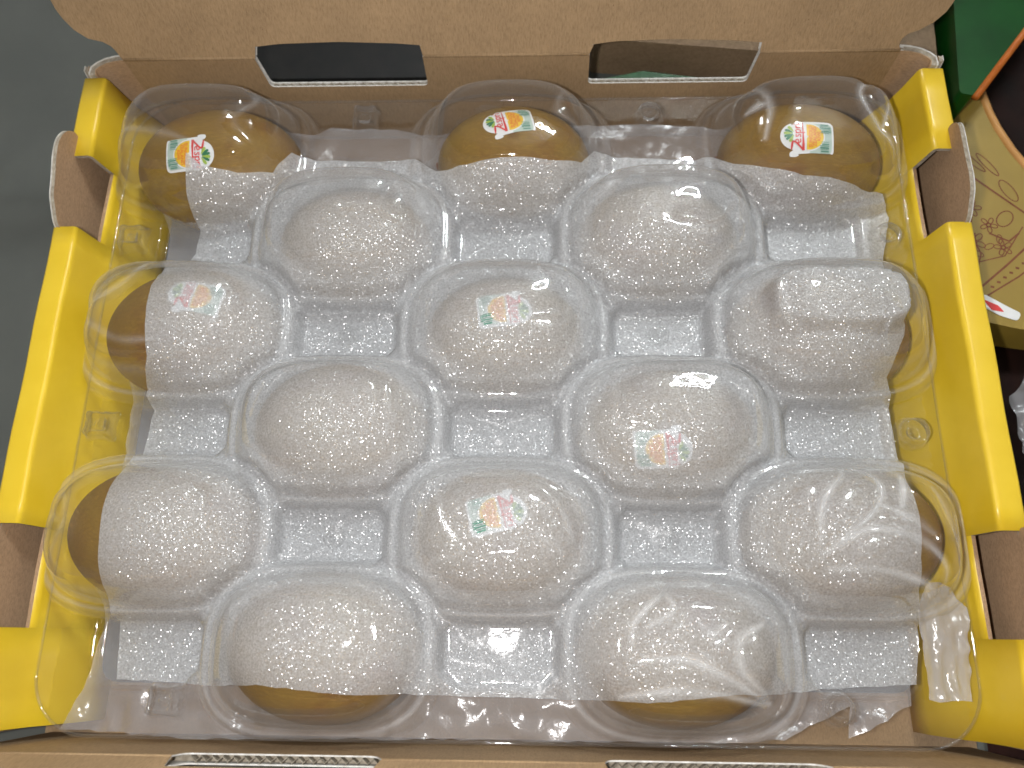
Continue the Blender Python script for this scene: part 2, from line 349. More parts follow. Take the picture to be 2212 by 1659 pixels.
# lid, leaning back from the crease
al = math.radians(25); LU, LN = np.array([0, math.sin(al), math.cos(al)]), np.array([0, math.cos(al), -math.sin(al)])
FLD = ((0, BY1, ZC), (1, 0, 0), tuple(LU), tuple(LN))
lo = [(-16.5, 0.004)] + [(-10.75, .004)] + rounded([(-10.74, .50), (-9.6, .62), (-7.07, .68), (-4.6, .58), (-3.48, .48)], [.12, .3, .5, .3, .14]) + [(-3.52, .004), (3.53, .004)] + rounded([(3.56, .42), (4.6, .55), (6.9, .61), (9.4, .53), (10.72, .42)], [.14, .3, .5, .3, .05]) + [(10.66, .004), (16.45, .004)]
earR = [(16.33, .28), (16.37, .5), (16.55, .70), (16.94, .84), (17.45, 1.18), (17.78, 1.58), (17.93, 2.0), (18.0, 2.6), (18.0, 14)]
earL = [(-18.55, 14), (-18.55, 2.6), (-18.5, 2.2), (-18.37, 1.8), (-18.09, 1.32), (-17.66, .96), (-17.07, .80), (-16.80, .62), (-16.67, .41), (-16.57, .12)]
lo = lo + earR + earL
lc = [(-16.3, .3), (-11, .3), (-11, .9), (-3.2, .9), (-3.2, .3), (3.2, .3), (3.2, .85), (11, .85), (11, .3), (16.1, .3), (16.6, 1.1), (17.6, 2.2), (17.7, 13.9), (-18.2, 13.9), (-18.1, 2.2), (-17.2, 1.2), (-16.5, .9)]
lid = board('lid_panel', lo, lc, FLD, box)
for a, b in ((-16.5, -10.8), (-3.5, 3.5), (10.72, 16.45)):
    m = MB(); m.tube([(a, BY1 + .055, ZC), (b, BY1 + .055, ZC)], .085, 10); m.build('crease', [KRAFT], box, True)
# curled corner strips at both ends of the back wall
for sg in (-1, 1):
    path = [(16.5, 13.7), (16.9, 13.68), (17.3, 13.6), (17.6, 13.45), (17.74, 13.35), (17.74, 13.26), (17.73, 13.18)]; m = MB()
    for layer, (d0, d1, mt) in enumerate(((0, .05, 0), (.05, .27, 1), (.27, .33, 2))):
        P = []
        for k, (x, y) in enumerate(path):
            a = np.array(path[max(k - 1, 0)]); b = np.array(path[min(k + 1, len(path) - 1)]); t = b - a; t /= np.linalg.norm(t); nn = np.array([-t[1], t[0]])
            top = 1.93 - .22 * (k / 6) - (.03 if mt == 1 else 0)
            for d in (d0, d1):
                for z in (ZF, top): P.append((sg * (x + nn[0] * d), y + nn[1] * d, z))
        fs = []
        for k in range(len(path) - 1):
            a = 4 * k; b = a + 4
            fs += [[a, b, b + 1, a + 1], [a + 2, a + 3, b + 3, b + 2], [a + 1, b + 1, b + 3, a + 3]]
        fs += [[0, 1, 3, 2], [len(P) - 4, len(P) - 3, len(P) - 1, len(P) - 2]]
        m.add(P, fs, mt)
    m.build('corner_flap', [KRAFT2, EDGE, TORN], box)
# front wall and its outward-leaning flap, handle notches astride the crease
FF = ((0, BY0, 0), (-1, 0, 0), (0, 0, 1), (0, -1, 0))
ZG = 1.9
def fslot(a, b): return rounded([(b, ZG), (b - .15, 1.25), (a + .3, 1.25), (a, ZG)], [0, .3, .6, 0])
fo = [(-17.9, ZF), (17.9, ZF), (17.9, ZG)] + fslot(3.62, 10.5) + fslot(-10.75, -3.55) + [(-17.9, ZG)]
fc = [(-17.9, ZF), (17.9, ZF), (17.9, 1.7), (11, 1.7), (10.9, .8), (3.3, .8), (3.2, 1.7), (-3.2, 1.7), (-3.3, .8), (-10.9, .8), (-11, 1.7), (-17.9, 1.7)]
fw = board('front_wall', fo, fc, FF, box)
flutes(3.75, 10.2, 1.25, FF, fw); flutes(-10.4, -3.7, 1.25, FF, fw)
be = math.radians(17); FU, FN = np.array([0, -math.sin(be), math.cos(be)]), np.array([0, -math.cos(be), -math.sin(be)])
FFL = ((0, BY0, ZG), (-1, 0, 0), tuple(FU), tuple(FN))
ff = [(-17.9, 0.004), (-10.75, .004), (-10.6, .75), (-3.7, .75), (-3.55, .004), (3.62, .004), (3.8, .75), (10.4, .75), (10.5, .004), (17.9, .004), (17.9, 6), (-17.9, 6)]
fcc = [(-17.7, .3), (-11, .3), (-10.9, 1.1), (-3.4, 1.1), (-3.2, .3), (3.3, .3), (3.5, 1.1), (10.6, 1.1), (10.8, .3), (17.7, .3), (17.7, 5.9), (-17.7, 5.9)]
board('front_flap', ff, fcc, FFL, box)
for a, b in ((-17.9, -10.5), (-3.62, 3.55), (10.75, 17.9)):
    m = MB(); m.tube([(a, BY0 - .06, ZG), (b, BY0 - .06, ZG)], .09, 10); m.build('crease', [KRAFT], box, True)

# side walls: outer board, yellow roll-over with two cut-outs, kraft tabs standing in the cut-outs
HOLES = [(5.93, 9.25), (-9.68, -6.08)]
def side(sg):
    X = lambda x: sg * x
    # roll-over profile (x, z): outside foot -> top -> inner face foot
    prof = [(18.42, -.6), (18.42, 1.30), (18.41, 1.38), (18.38, 1.45), (18.33, 1.49), (18.27, 1.505), (17.58, 1.525), (17.52, 1.52), (17.45, 1.49), (17.40, 1.44), (17.375, 1.37), (17.355, 1.28), (17.18, .3), (16.98, -.55), (16.62, -1.3), (16.30, -2.1), (16.05, -2.8), (15.85, ZF + .02)]
    def shell(pr, y0, y1, name):
        P = np.array(pr); n = len(P); t = np.gradient(P, axis=0); t /= np.linalg.norm(t, axis=1)[:, None]; nn = np.c_[t[:, 1], -t[:, 0]]  # inward
        ins = P - np.c_[t[:, 1], -t[:, 0]] * -0.17
        c = np.array([17.9, -2.0]); 
        if np.linalg.norm(ins[n // 2] - c) > np.linalg.norm(P[n // 2] - c): ins = P - (ins - P)
        ys = np.linspace(y0, y1, max(2, int((y1 - y0) / .8)))
        v = []; 
        for y in ys:
            wob = 0.02 * math.sin(y * 1.3 + sg)
            for q in P: v.append((X(q[0] + wob), y, q[1]))
            for q in ins[::-1]: v.append((X(q[0] + wob), y, q[1]))
        L = 2 * n; fs = []; ii = []
        for k in range(len(ys) - 1):
            for j in range(L):
                a = k * L + j; b = k * L + (j + 1) % L; q = [a, b, b + L, a + L]
                fs.append(q if sg < 0 else q[::-1]); ii.append(0 if j < n - 1 else 1)
        # end caps in two strips: white print side liner and grey core
        for k, base in ((0, 0), (1, (len(ys) - 1) * L)):
            for j in range(n - 1):
                q = [base + j, base + j + 1, base + L - 2 - j, base + L - 1 - j]; fs.append(q); ii.append(2)
        o = mesh(name, v, fs, [YELLOW, KRAFT2, EDGE], box, ii)
        for pl, i_ in zip(o.data.polygons, ii): pl.use_smooth = i_ == 0
        o.data.update()
        return o
    segs = [(-13.1, HOLES[1][0]), (HOLES[1][1], HOLES[0][0]), (HOLES[0][1], 13.15)]
    for a, b in segs: shell(prof, a, b, 'side_roll')
    low = [(17.15, .12), (17.06, -.25), (16.98, -.55), (16.62, -1.3), (16.30, -2.1), (16.05, -2.8), (15.85, ZF + .02)]
    for a, b in HOLES: shell(low, a + .002, b - .002, 'side_apron')
    # outer board with standing tabs
    def tab(y0, y1, h):
        if y0 > 0: pts = [(y0 - .15, 1.35), (y0 + .1, 1.75), (y0 + .55, 2.0), (y0 + 1.0, 2.28), (y0 + 1.6, 2.36), (y1 - .6, h), (y1 + .15, h), (y1 + .75, 2.25), (y1 + 1.0, 1.75), (y1 + .9, 1.35)]
        else: pts = [(y0 - .05, 1.35), (y0 - .02, 3.2), (y0 + .9, 3.9), (y1 - .6, 3.9), (y1 + .05, 3.2), (y1 + .1, 1.35)]
        return pts
    def bump_out(pts): return rounded(pts, .35, 5)
    out = [(-13.3, ZF)] + [(-13.3, 1.35)]
    outl = [(-13.3, ZF), (-13.3, 1.35)] + bump_out(tab(*HOLES[1], 0)) + bump_out(tab(*HOLES[0], 2.62 if sg < 0 else 2.3)) + [(13.25, 1.35), (13.35, 1.75), (13.6, 1.75), (13.6, ZF)]
    outl = outl[::-1]                        # ccw in (y, z)
    if sg > 0: frame = ((18.10, 0, 0), (0, 1, 0), (0, 0, 1), (1, 0, 0))
    else: frame = ((-18.10, 0, 0), (0, 1, 0), (0, 0, 1), (-1, 0, 0))
    o = MB(); o.prism(outl, .03, frame, 0, 1, 1)
    O = np.array(frame[0], float); W = np.array(frame[3], float)
    shr = [(y, min(z, z - .05) if z > 0 else z) for y, z in outl]
    o.prism(shr, .13, (O + W * .032, frame[1], frame[2], frame[3]), 1, 1, 1)
    o.prism(outl, .03, (O + W * .165, frame[1], frame[2], frame[3]), 2, 2, 2)
    return o.build('outer_wall', [KRAFT2, EDGE, TORN], box)
for sg in (-1, 1): side(sg)

# ---------------------------------------------------------------- kiwis
ROWY = [10.3, 6.2, 2.07, -2.07, -6.2, -10.3]
CELLS = []
for r in range(6):
    for c in ((-1, 0, 1) if r % 2 == 0 else (-.5, .5)):
        CELLS.append((r, c * 13.0 + (.15 if r == 0 and c == 0 else 0) - (.25 if c > .9 else 0), ROWY[r]))
def cell(r, c): return [q for q in CELLS if q[0] == r][c]
KW = {  # (row, col): dx, dy, rot, a, b, c
 (0, 0): (.30, -.42, .06, 3.35, 2.45, 2.45), (0, 1): (.15, -.25, -.03, 3.1, 2.35, 2.3), (0, 2): (-.1, -.30, -.10, 3.2, 2.35, 2.35),
 (1, 0): (.1, -.2, .05, 3.0, 2.2, 2.4), (1, 1): (-.1, -.1, -.05, 3.1, 2.3, 2.4),
 (2, 0): (.15, .0, .12, 3.3, 2.45, 2.5), (2, 1): (0, -.2, .02, 3.0, 2.25, 2.4), (2, 2): (-.1, -.1, -.08, 3.3, 2.4, 2.5),
 (3, 0): (.1, 0, .03, 3.2, 2.45, 2.5), (3, 1): (-.1, -.1, .06, 3.2, 2.35, 2.4),
 (4, 0): (.2, 0, -.06, 3.5, 2.45, 2.5), (4, 1): (0, 0, .02, 3.2, 2.35, 2.5), (4, 2): (-.1, .1, .05, 3.4, 2.45, 2.5),
 (5, 0): (.1, .1, -.04, 3.3, 2.45, 2.5), (5, 1): (-.1, .1, .04, 3.3, 2.4, 2.5)}
ZK = -0.75
def kiwi_mesh():
    nu, nv = 72, 40; v = []; fs = []
    for i in range(nv + 1):
        ph = math.pi * i / nv; 
        for j in range(nu):
            th = 2 * math.pi * j / nu; v.append((-math.cos(ph) * S, math.sin(ph) * math.cos(th) * S, math.sin(ph) * math.sin(th) * S))
    for i in range(nv):
        for j in range(nu): fs.append((i * nu + j, i * nu + (j + 1) % nu, (i + 1) * nu + (j + 1) % nu, (i + 1) * nu + j))
    return v, fs
KV, KF = kiwi_mesh(); KV = np.array(KV)
LBL = {(0, 0): 'golden brown kiwi in the back left dome, its white sticker half under the foam sheet',
 (0, 1): 'golden kiwi in the middle dome of the back row, bare sticker above the foam',
 (0, 2): 'golden kiwi in the back right dome beside the crumpled corner, whole sticker showing',
 (1, 0): 'left kiwi of the second row from the lid, wholly wrapped under foam, no sticker',
 (1, 1): 'right kiwi of the second row from the lid, wholly wrapped under foam, no sticker',
 (2, 0): 'kiwi by the left wall with its bare stem end beside a foam-covered sticker',
 (2, 1): 'kiwi in the centre of the tray with its sticker showing faintly through the foam',
 (2, 2): 'kiwi by the right yellow wall under a foam patch pressed flat against its dome',
 (3, 0): 'left kiwi of the fourth row from the lid, foam covered without a sticker',
 (3, 1): 'right kiwi of the fourth row from the lid, sticker blurred through the foam',
 (4, 0): 'kiwi beside the front left cut-out with its brown end poking out of the foam',
 (4, 1): 'kiwi in the middle of the fifth row, sticker under foam beneath a dented dome',
 (4, 2): 'kiwi beside the front right cut-out beneath the dome creased like a star',
 (5, 0): 'front left kiwi under a smooth dome, brown lower side bare below the foam edge',
 (5, 1): 'front right kiwi under a creased dome, brown lower side bare below the foam edge'}
KW = {k: (q[0], q[1], q[2], q[3] * 1.08, q[4] * 1.10, q[5] * 1.02) for k, q in KW.items()}
KIWIS = {}
for (r, c), (dx, dy, rot, a, b, cc) in KW.items():
    _, x, y = cell(r, c)
    me = bpy.data.meshes.new('kiwi'); w = KV.copy()
    pinch = 1.0 - 0.07 * (w[:, 0] / S)       # one end slightly slimmer
    me.from_pydata((w * np.array([a, b, cc])).tolist(), [], KF); me.polygons.foreach_set('use_smooth', np.ones(len(me.polygons), bool)); me.update()
    o = link('kiwi', me, [KIWI]); o.location = Vector((x + dx, y + dy, ZK)) * S; o.rotation_euler = (0, 0, rot)
    tag(o, LBL[(r, c)], 'kiwi fruit', 'kiwis lying in rows under the clear cover')
    KIWIS[(r, c)] = (o, x + dx, y + dy, rot, a, b, cc)
    # woody stem end, on the left end of the fruit
    m = MB(); 
    for k in range(7):
        th = k * .9; rr = .16 * (k / 6)
        m.tube([(-a * .985, rr * math.cos(th), rr * math.sin(th)), (-a - .07 - .03 * (k % 2), rr * 1.5 * math.cos(th), rr * 1.5 * math.sin(th))], [.11, .05], 6)
    v = np.array(m.v) * S; me = bpy.data.meshes.new('stem_end'); me.from_pydata(v.tolist(), [], m.f); link('stem_end', me, [CALYX], o)

# stickers: flat print bent onto the fruit ((u, v) in cm, v towards the leaf motif)
def densify(poly, d=.07):
    out = []
    for k in range(len(poly)):
        a, b = np.array(poly[k], float), np.array(poly[(k + 1) % len(poly)], float); n = max(1, int(np.linalg.norm(b - a) / d))
        for j in range(n): out.append(tuple(a + (b - a) * j / n))
    return out
def fill(poly, d=.12):
    per = densify(poly, d); P = np.array(per); n = len(per)
    xs = np.arange(P[:, 0].min(), P[:, 0].max(), d); ys = np.arange(P[:, 1].min(), P[:, 1].max(), d)
    q = [(x, y) for x in xs for y in ys]
    def inside(p):
        c = False
        for k in range(n):
            a, b = per[k], per[(k + 1) % n]
            if (a[1] > p[1]) != (b[1] > p[1]) and p[0] < a[0] + (p[1] - a[1]) / (b[1] - a[1]) * (b[0] - a[0]): c = not c
        return c
    q = [p for p in q if inside(p) and np.min(np.hypot(P[:, 0] - p[0], P[:, 1] - p[1])) > d * .5]
    r = delaunay_2d_cdt([Vector(p) for p in per + q], [], [list(range(n))], 1, 1e-6)
    return [tuple(p) for p in r[0]], [list(f) for f in r[2]]
def stroke(pts, w):
    """ribbon along a polyline with width list"""
    P = []; 
    pts = np.array(pts, float); n = len(pts)
    tt = np.linspace(0, n - 1, max(n, 1 + int(sum(np.linalg.norm(np.diff(pts, axis=0), axis=1)) / .05)))
    xs = np.interp(tt, range(n), pts[:, 0]); ys = np.interp(tt, range(n), pts[:, 1]); ws = np.interp(tt, range(n), w if isinstance(w, (list, tuple)) else [w] * n)
    V = []; F = []
    for k in range(len(tt)):
        a = np.array([xs[max(k - 1, 0)], ys[max(k - 1, 0)]]); b = np.array([xs[min(k + 1, len(tt) - 1)], ys[min(k + 1, len(tt) - 1)]]); t = b - a; t /= np.linalg.norm(t) + 1e-9
        nx, ny = -t[1] * ws[k] / 2, t[0] * ws[k] / 2; V += [(xs[k] + nx, ys[k] + ny), (xs[k] - nx, ys[k] - ny)]
        if k: b0 = 2 * k; F.append([b0 - 2, b0 - 1, b0 + 1, b0])
    return V, F
def merge(parts):
    V = []; F = []
    for v, f_ in parts:
        b = len(V); V += v; F += [[b + k for k in q] for q in f_]
    return V, F
def ell(cx, cy, rx, ry, n=20, a0=0, a1=2 * math.pi):
    return [(cx + rx * math.cos(a0 + (a1 - a0) * k / n), cy + ry * math.sin(a0 + (a1 - a0) * k / n)) for k in range(n)]
def textmesh(s, size, u, v):
    cu = bpy.data.curves.new('t', 'FONT'); cu.body = s; cu.size = size; cu.align_x = 'CENTER'; cu.align_y = 'CENTER'; cu.resolution_u = 2; cu.offset = .006
    ob = bpy.data.objects.new('t', cu); me = bpy.data.meshes.new_from_object(ob)
    V = [(p.co.x + u, p.co.y + v) for p in me.vertices]; F = [list(p.vertices) for p in me.polygons]
    bpy.data.objects.remove(ob); bpy.data.meshes.remove(me); bpy.data.curves.remove(cu); return V, F
body = rounded([(-.76, -1.05), (.74, -1.05), (.74, .25), (.78, .38), (.70, .50), (.55, .62)], [.24, .24, .05, .1, .1, .1]) + ell(.10, .48, .60, .57, 16, .25, math.pi * .93) + rounded([(-.52, .55), (-.62, .70), (-.78, .68), (-.80, .45), (-.74, .30)], [.05, .1, .1, .1, .1])
def drop(ang, r0, r1, w):
    c, s_ = math.cos(ang), math.sin(ang); P = [(r0, -.012), (r0 + (r1 - r0) * .6, -w / 2), (r1 - w * .25, -w * .42), (r1, 0), (r1 - w * .25, w * .42), (r0 + (r1 - r0) * .6, w / 2), (r0, .012)]
    return [(.18 + x * c - y * s_, .50 + x * s_ + y * c) for x, y in P]
PRINT = {
 'sticker_panel': (STK_PALE, [fill(rounded([(-.66, -.97), (.64, -.97), (.64, -.1), (-.66, -.1)], [.18, .18, .02, .02]))]),
 'yellow_panel': (STK_YEL, [fill([(.60, .03), (.08, .03), (.03, -.04), (-.02, .03), (-.52, .03)] + ell(.04, .0, .57, .64, 22, math.pi, 2 * math.pi)[1:])]),
 'white_ring': (STK_WHITE, [stroke(ell(.04, .0, .60, .67, 22, math.pi, 2 * math.pi), .05)]),
 'orange_lettering': (STK_ORG, [textmesh('SUNGOLD', .205, .05, -.13), textmesh('ZEALAND', .195, .05, -.29), textmesh('KIWI', .19, .05, -.45)]),
 'lettering': (STK_RED, [stroke([(-.50, .62), (-.30, .60), (-.14, .58), (-.22, .44), (-.42, .26), (-.52, .17)], [.05, .09, .07, .07, .07, .08]), stroke([(-.55, .165), (-.3, .165), (.1, .175), (.68, .18)], [.11, .09, .06, .02]),
   stroke([(-.22, .34), (-.08, .38), (-.10, .46), (-.20, .46), (-.25, .36), (-.20, .27), (-.06, .28)], .045),
   stroke([(.14, .44), (.04, .46), (.03, .39), (.13, .34), (.11, .27), (.00, .28)], .045),
   stroke([(.20, .46), (.21, .10)], .05), stroke([(.21, .42), (.32, .46), (.36, .38), (.31, .28), (.21, .29)], .045),
   stroke([(.43, .46), (.43, .27)], .05), stroke([(.43, .38), (.50, .45), (.55, .44)], .045), stroke([(.62, .44), (.62, .27)], .045), stroke([(.62, .53), (.62, .49)], .05)]),
 'dark_leaf': (STK_GRN, [fill(drop(math.radians(q), .08, .42, .12), .06) for q in (62, 106, 128)]),
 'light_leaf': (STK_LIME, [fill(drop(math.radians(q), .08, .42, .13), .06) for q in (35, 84, 152)]),
 'barcode': (STK_BAR, [stroke([(u, -.16 - .42 * abs(u) ** .3 * (1 if abs(u) > .3 else 1.35)), (u, -.84)], w) for u, w in ((-.58, .05), (-.50, .02), (-.44, .06), (-.36, .03), (-.29, .045), (-.2, .02), (.2, .03), (.27, .055), (.35, .02), (.42, .05), (.50, .03), (.57, .055))] + [textmesh('3279', .14, .34, -.90)]),
}
BODY = fill(body)
def sticker(key, wx, wy, up, order=0):
    o, kx, ky, rot, a, b, c = KIWIS[key]
    ca, sa = math.cos(-rot), math.sin(-rot); lx = (wx - kx) * ca - (wy - ky) * sa; ly = (wx - kx) * sa + (wy - ky) * ca
    lz = c * math.sqrt(max(.02, 1 - (lx / a) ** 2 - (ly / b) ** 2)); p0 = np.array([lx, ly, lz]); D = np.array([a, b, c]); n = p0 / D ** 2; n /= np.linalg.norm(n)
    up_l = up - rot; tv = np.array([math.cos(up_l), math.sin(up_l), 0]); tv -= n * (tv @ n); tv /= np.linalg.norm(tv); tu = np.cross(tv, n)
    def proj(V, h):
        out = []
        for u, v in V:
            q = p0 + tu * u + tv * v; A = np.sum((n / D) ** 2); B = 2 * np.sum(q * n / D ** 2); Cc = np.sum((q / D) ** 2) - 1
            disc = max(0, B * B - 4 * A * Cc); t = (-B + math.sqrt(disc)) / (2 * A); s_ = q + n * t; m = s_ / D ** 2; m /= np.linalg.norm(m); out.append(tuple((s_ + m * h) * S))
        return out
    def mk(name, VF, mat, h, par):
        V, F = VF; me = bpy.data.meshes.new(name); P = proj(V, h); F2 = []
        for f_ in F:
            nn = np.cross(np.array(P[f_[1]]) - np.array(P[f_[0]]), np.array(P[f_[2]]) - np.array(P[f_[0]])); F2.append(f_ if nn @ n > 0 else f_[::-1])
        me.from_pydata(P, [], F2); me.polygons.foreach_set('use_smooth', np.ones(len(me.polygons), bool)); me.update(); return link(name, me, [mat], par)
    st = mk('sticker', BODY, STK_WHITE, .022, o)
    for k, (nm, (mt, parts)) in enumerate(PRINT.items()): mk(nm, merge(parts), mt, .028 + .005 * k, st)
PI = math.pi
sticker((0, 0), -13.15, 9.25, 0.0 + .05); sticker((0, 1), .12, 10.75, PI + .22); sticker((0, 2), 12.35, 9.75, PI - .05)
sticker((2, 0), -12.05, 2.75, PI - .1); sticker((2, 1), .1, 2.25, .12); sticker((3, 1), 5.95, -3.2, .1); sticker((4, 1), -.05, -5.55, .25)

# ---------------------------------------------------------------- height fields: foam, film, lower tray, cover
GD = 0.08; GX0, GY0 = -18.0, -14.4; gx = np.arange(GX0, 18.01, GD); gy = np.arange(GY0, 14.4, GD); X, Y = np.meshgrid(gx, gy)
K = np.full(X.shape, -9.0); KD = np.full(X.shape, -9.0); KB = np.full(X.shape, 9.0)
for o, kx, ky, rot, a, b, c in KIWIS.values():
    u = (X - kx) * math.cos(rot) + (Y - ky) * math.sin(rot); v = -(X - kx) * math.sin(rot) + (Y - ky) * math.cos(rot); q = 1 - (u / a) ** 2 - (v / b) ** 2
    qd = 1 - (u / (a + .13)) ** 2 - (v / (b + .13)) ** 2; KD = np.where(qd > 0, np.maximum(KD, ZK + (c + .04) * np.sqrt(np.clip(qd, 0, 1))), KD)
    h = np.sqrt(np.clip(q, 0, 1)); K = np.where(q > 0, np.maximum(K, ZK + c * h), K); KB = np.where(q > 0, np.minimum(KB, ZK - c * h), KB)
# clear cover
prof_r = np.array([0, .30, .52, .64, .74, .82, .88, .915, .935, .955, 1.02, 1.045, 1.07, 1.12]); prof_z = np.array([2.70, 2.68, 2.58, 2.40, 1.98, 1.30, .68, .32, .17, .12, .09, .02, -.17, -.20])
rr_f = np.linspace(0, 1.2, 600); pz = np.interp(rr_f, prof_r, prof_z, right=-.2); kk = np.exp(-.5 * (np.arange(-30, 31) / 6) ** 2); kk /= kk.sum(); pz = np.convolve(np.pad(pz, 30, mode='edge'), kk, 'valid')
SQ = 3.0
smooth = lambda t: np.clip(t, 0, 1) ** 2 * (3 - 2 * np.clip(t, 0, 1))
inner = smooth((14.6 - np.abs(X)) / .8) * smooth((11.9 - np.abs(Y)) / .8)
H = -.5 + .30 * inner
for r in range(6):
    for k in ((-.5, .5) if r % 2 == 0 else (-1, 0, 1)):
        ox, oy = k * 13.0, ROWY[r]; dx, dy = np.abs(X - ox), np.abs(Y - oy)
        sd = np.maximum(np.maximum(dx - 2.45, dy - 1.32), (dx + dy - 2.85) * .8)
        if abs(k) == 1: sd = np.maximum(sd, np.abs(X) - 14.9)
        H = H - (H + .80) * smooth((.05 - sd) / .18) * (1 if r not in (0,) else 0)
DENT = {(0, 0): [[(2.2, 2.2), (2.6, 1.0), (1.9, .0), (2.6, -.9)], [(-2.6, 1.6), (-3.3, .2)], [(-3.4, -.1), (-1.2, -.6), (.5, -1.1)]],
 (0, 1): [[(-2.7, 1.6), (-3.3, 0)], [(2.3, 1.5), (2.0, .3), (2.8, -.2)]],
 (0, 2): [[(-2.6, 1.9), (-2.0, .7), (-2.3, -1.0)], [(2.2, 1.9), (1.6, .9), (2.3, -.6), (3.1, -1.3)], [(2.9, .8), (2.4, -.5)], [(-2.0, .7), (-2.9, .3)]],
 (1, 0): [[(2.4, 1.6), (1.7, .2), (2.3, -.4)], [(1.7, .2), (.3, .0)]],
 (1, 1): [[(2.4, .3), (1.7, -.6), (.4, -.5)], [(-2.4, 1.2), (-2.6, .2)]],
 (2, 0): [[(-3.5, .0), (-1.8, .7), (-.6, 2.1)], [(-3.5, -.05), (-1.6, -1.3), (.0, -1.4)], [(2.5, .5), (2.1, -.9)]],
 (2, 1): [[(2.4, .8), (2.5, -.6)], [(-2.3, -.7), (0, -.55), (2.2, -.25)]],
 (2, 2): [[(-2.0, 1.3), (-2.1, -.3), (-1.6, -1.1)], [(2.6, 1.2), (2.6, -.3)]],
 (3, 0): [[(-2.3, 1.1), (-2.6, -.2), (-1.9, -.9)], [(2.3, 1.1), (2.5, -.9)]],
 (3, 1): [[(-2.2, 1.3), (-2.2, -.4), (-1.3, -.8)], [(2.2, 1.2), (2.3, -.4), (2.0, -1.0)]],
 (4, 0): [[(-2.9, 1.7), (-2.3, .6), (-2.7, -1.2)], [(-3.0, .5), (-2.4, .1)], [(2.4, .9), (2.2, -1.2)]],
 (4, 1): [[(-2.3, 1.6), (-1.7, .2), (-1.1, -.8), (-2.3, -1.2)], [(-.8, 1.9), (.6, 1.8), (2.0, .9), (2.6, -.4)], [(1.4, -.2), (2.3, -.9)]],
 (4, 2): [[(-1.7, -.8), (-.5, .15), (.3, .9), (.45, 1.5), (.0, 2.4)], [(.3, .9), (1.2, .45), (2.0, -.1)], [(-1.5, -.75), (-.2, .0), (1.3, -.2), (2.2, -1.0), (2.5, -2.1)], [(-1.6, -1.3), (-.4, -1.25), (.9, -1.5), (2.5, -2.1)], [(1.25, 1.9), (1.05, .8)], [(-1.8, -.7), (-1.6, .9), (-.5, 2.2)], [(2.3, 1.5), (2.75, .3), (3.3, -.9)], [(3.1, .6), (3.4, -.9)]],
 (5, 0): [[(2.0, 1.6), (2.4, .2), (1.7, -1.0)], [(-2.3, 1.3), (-2.4, -.7)]],
 (5, 1): [[(-1.8, -.2), (-.3, -.1), (.9, -.6), (2.5, -1.5)], [(-2.0, .3), (-1.9, 1.0), (-1.2, 1.7), (-.5, 2.4)], [(2.3, 1.0), (1.5, .5), (1.5, -.4), (2.4, -1.3)], [(-2.4, -1.3), (-.6, -1.05), (.6, -1.15), (2.3, -1.5)], [(-.9, 2.2), (-.6, 1.4), (-1.4, .9)], [(.2, 1.0), (.6, .7), (1.1, 1.0)]]}
def segdist(px, py, a, b):
    ax, ay = a; bx, by = b; L = (bx - ax) ** 2 + (by - ay) ** 2; t = np.clip(((px - ax) * (bx - ax) + (py - ay) * (by - ay)) / L, 0, 1); return np.hypot(px - ax - t * (bx - ax), py - ay - t * (by - ay)), t
def catmull(P, n=6):
    P = [np.array(p, float) for p in P]; Q = [2 * P[0] - P[1]] + P + [2 * P[-1] - P[-2]]; out = []
    for i in range(1, len(Q) - 2):
        for j in range(n):
            t = j / n; a, b, c, d = Q[i - 1:i + 3]; out.append(.5 * (2 * b + (c - a) * t + (2 * a - 5 * b + 4 * c - d) * t * t + (3 * b - a - 3 * c + d) * t ** 3))
    return out + [P[-1]]
cid = np.full(X.shape, -1); GLARE = np.zeros(X.shape)
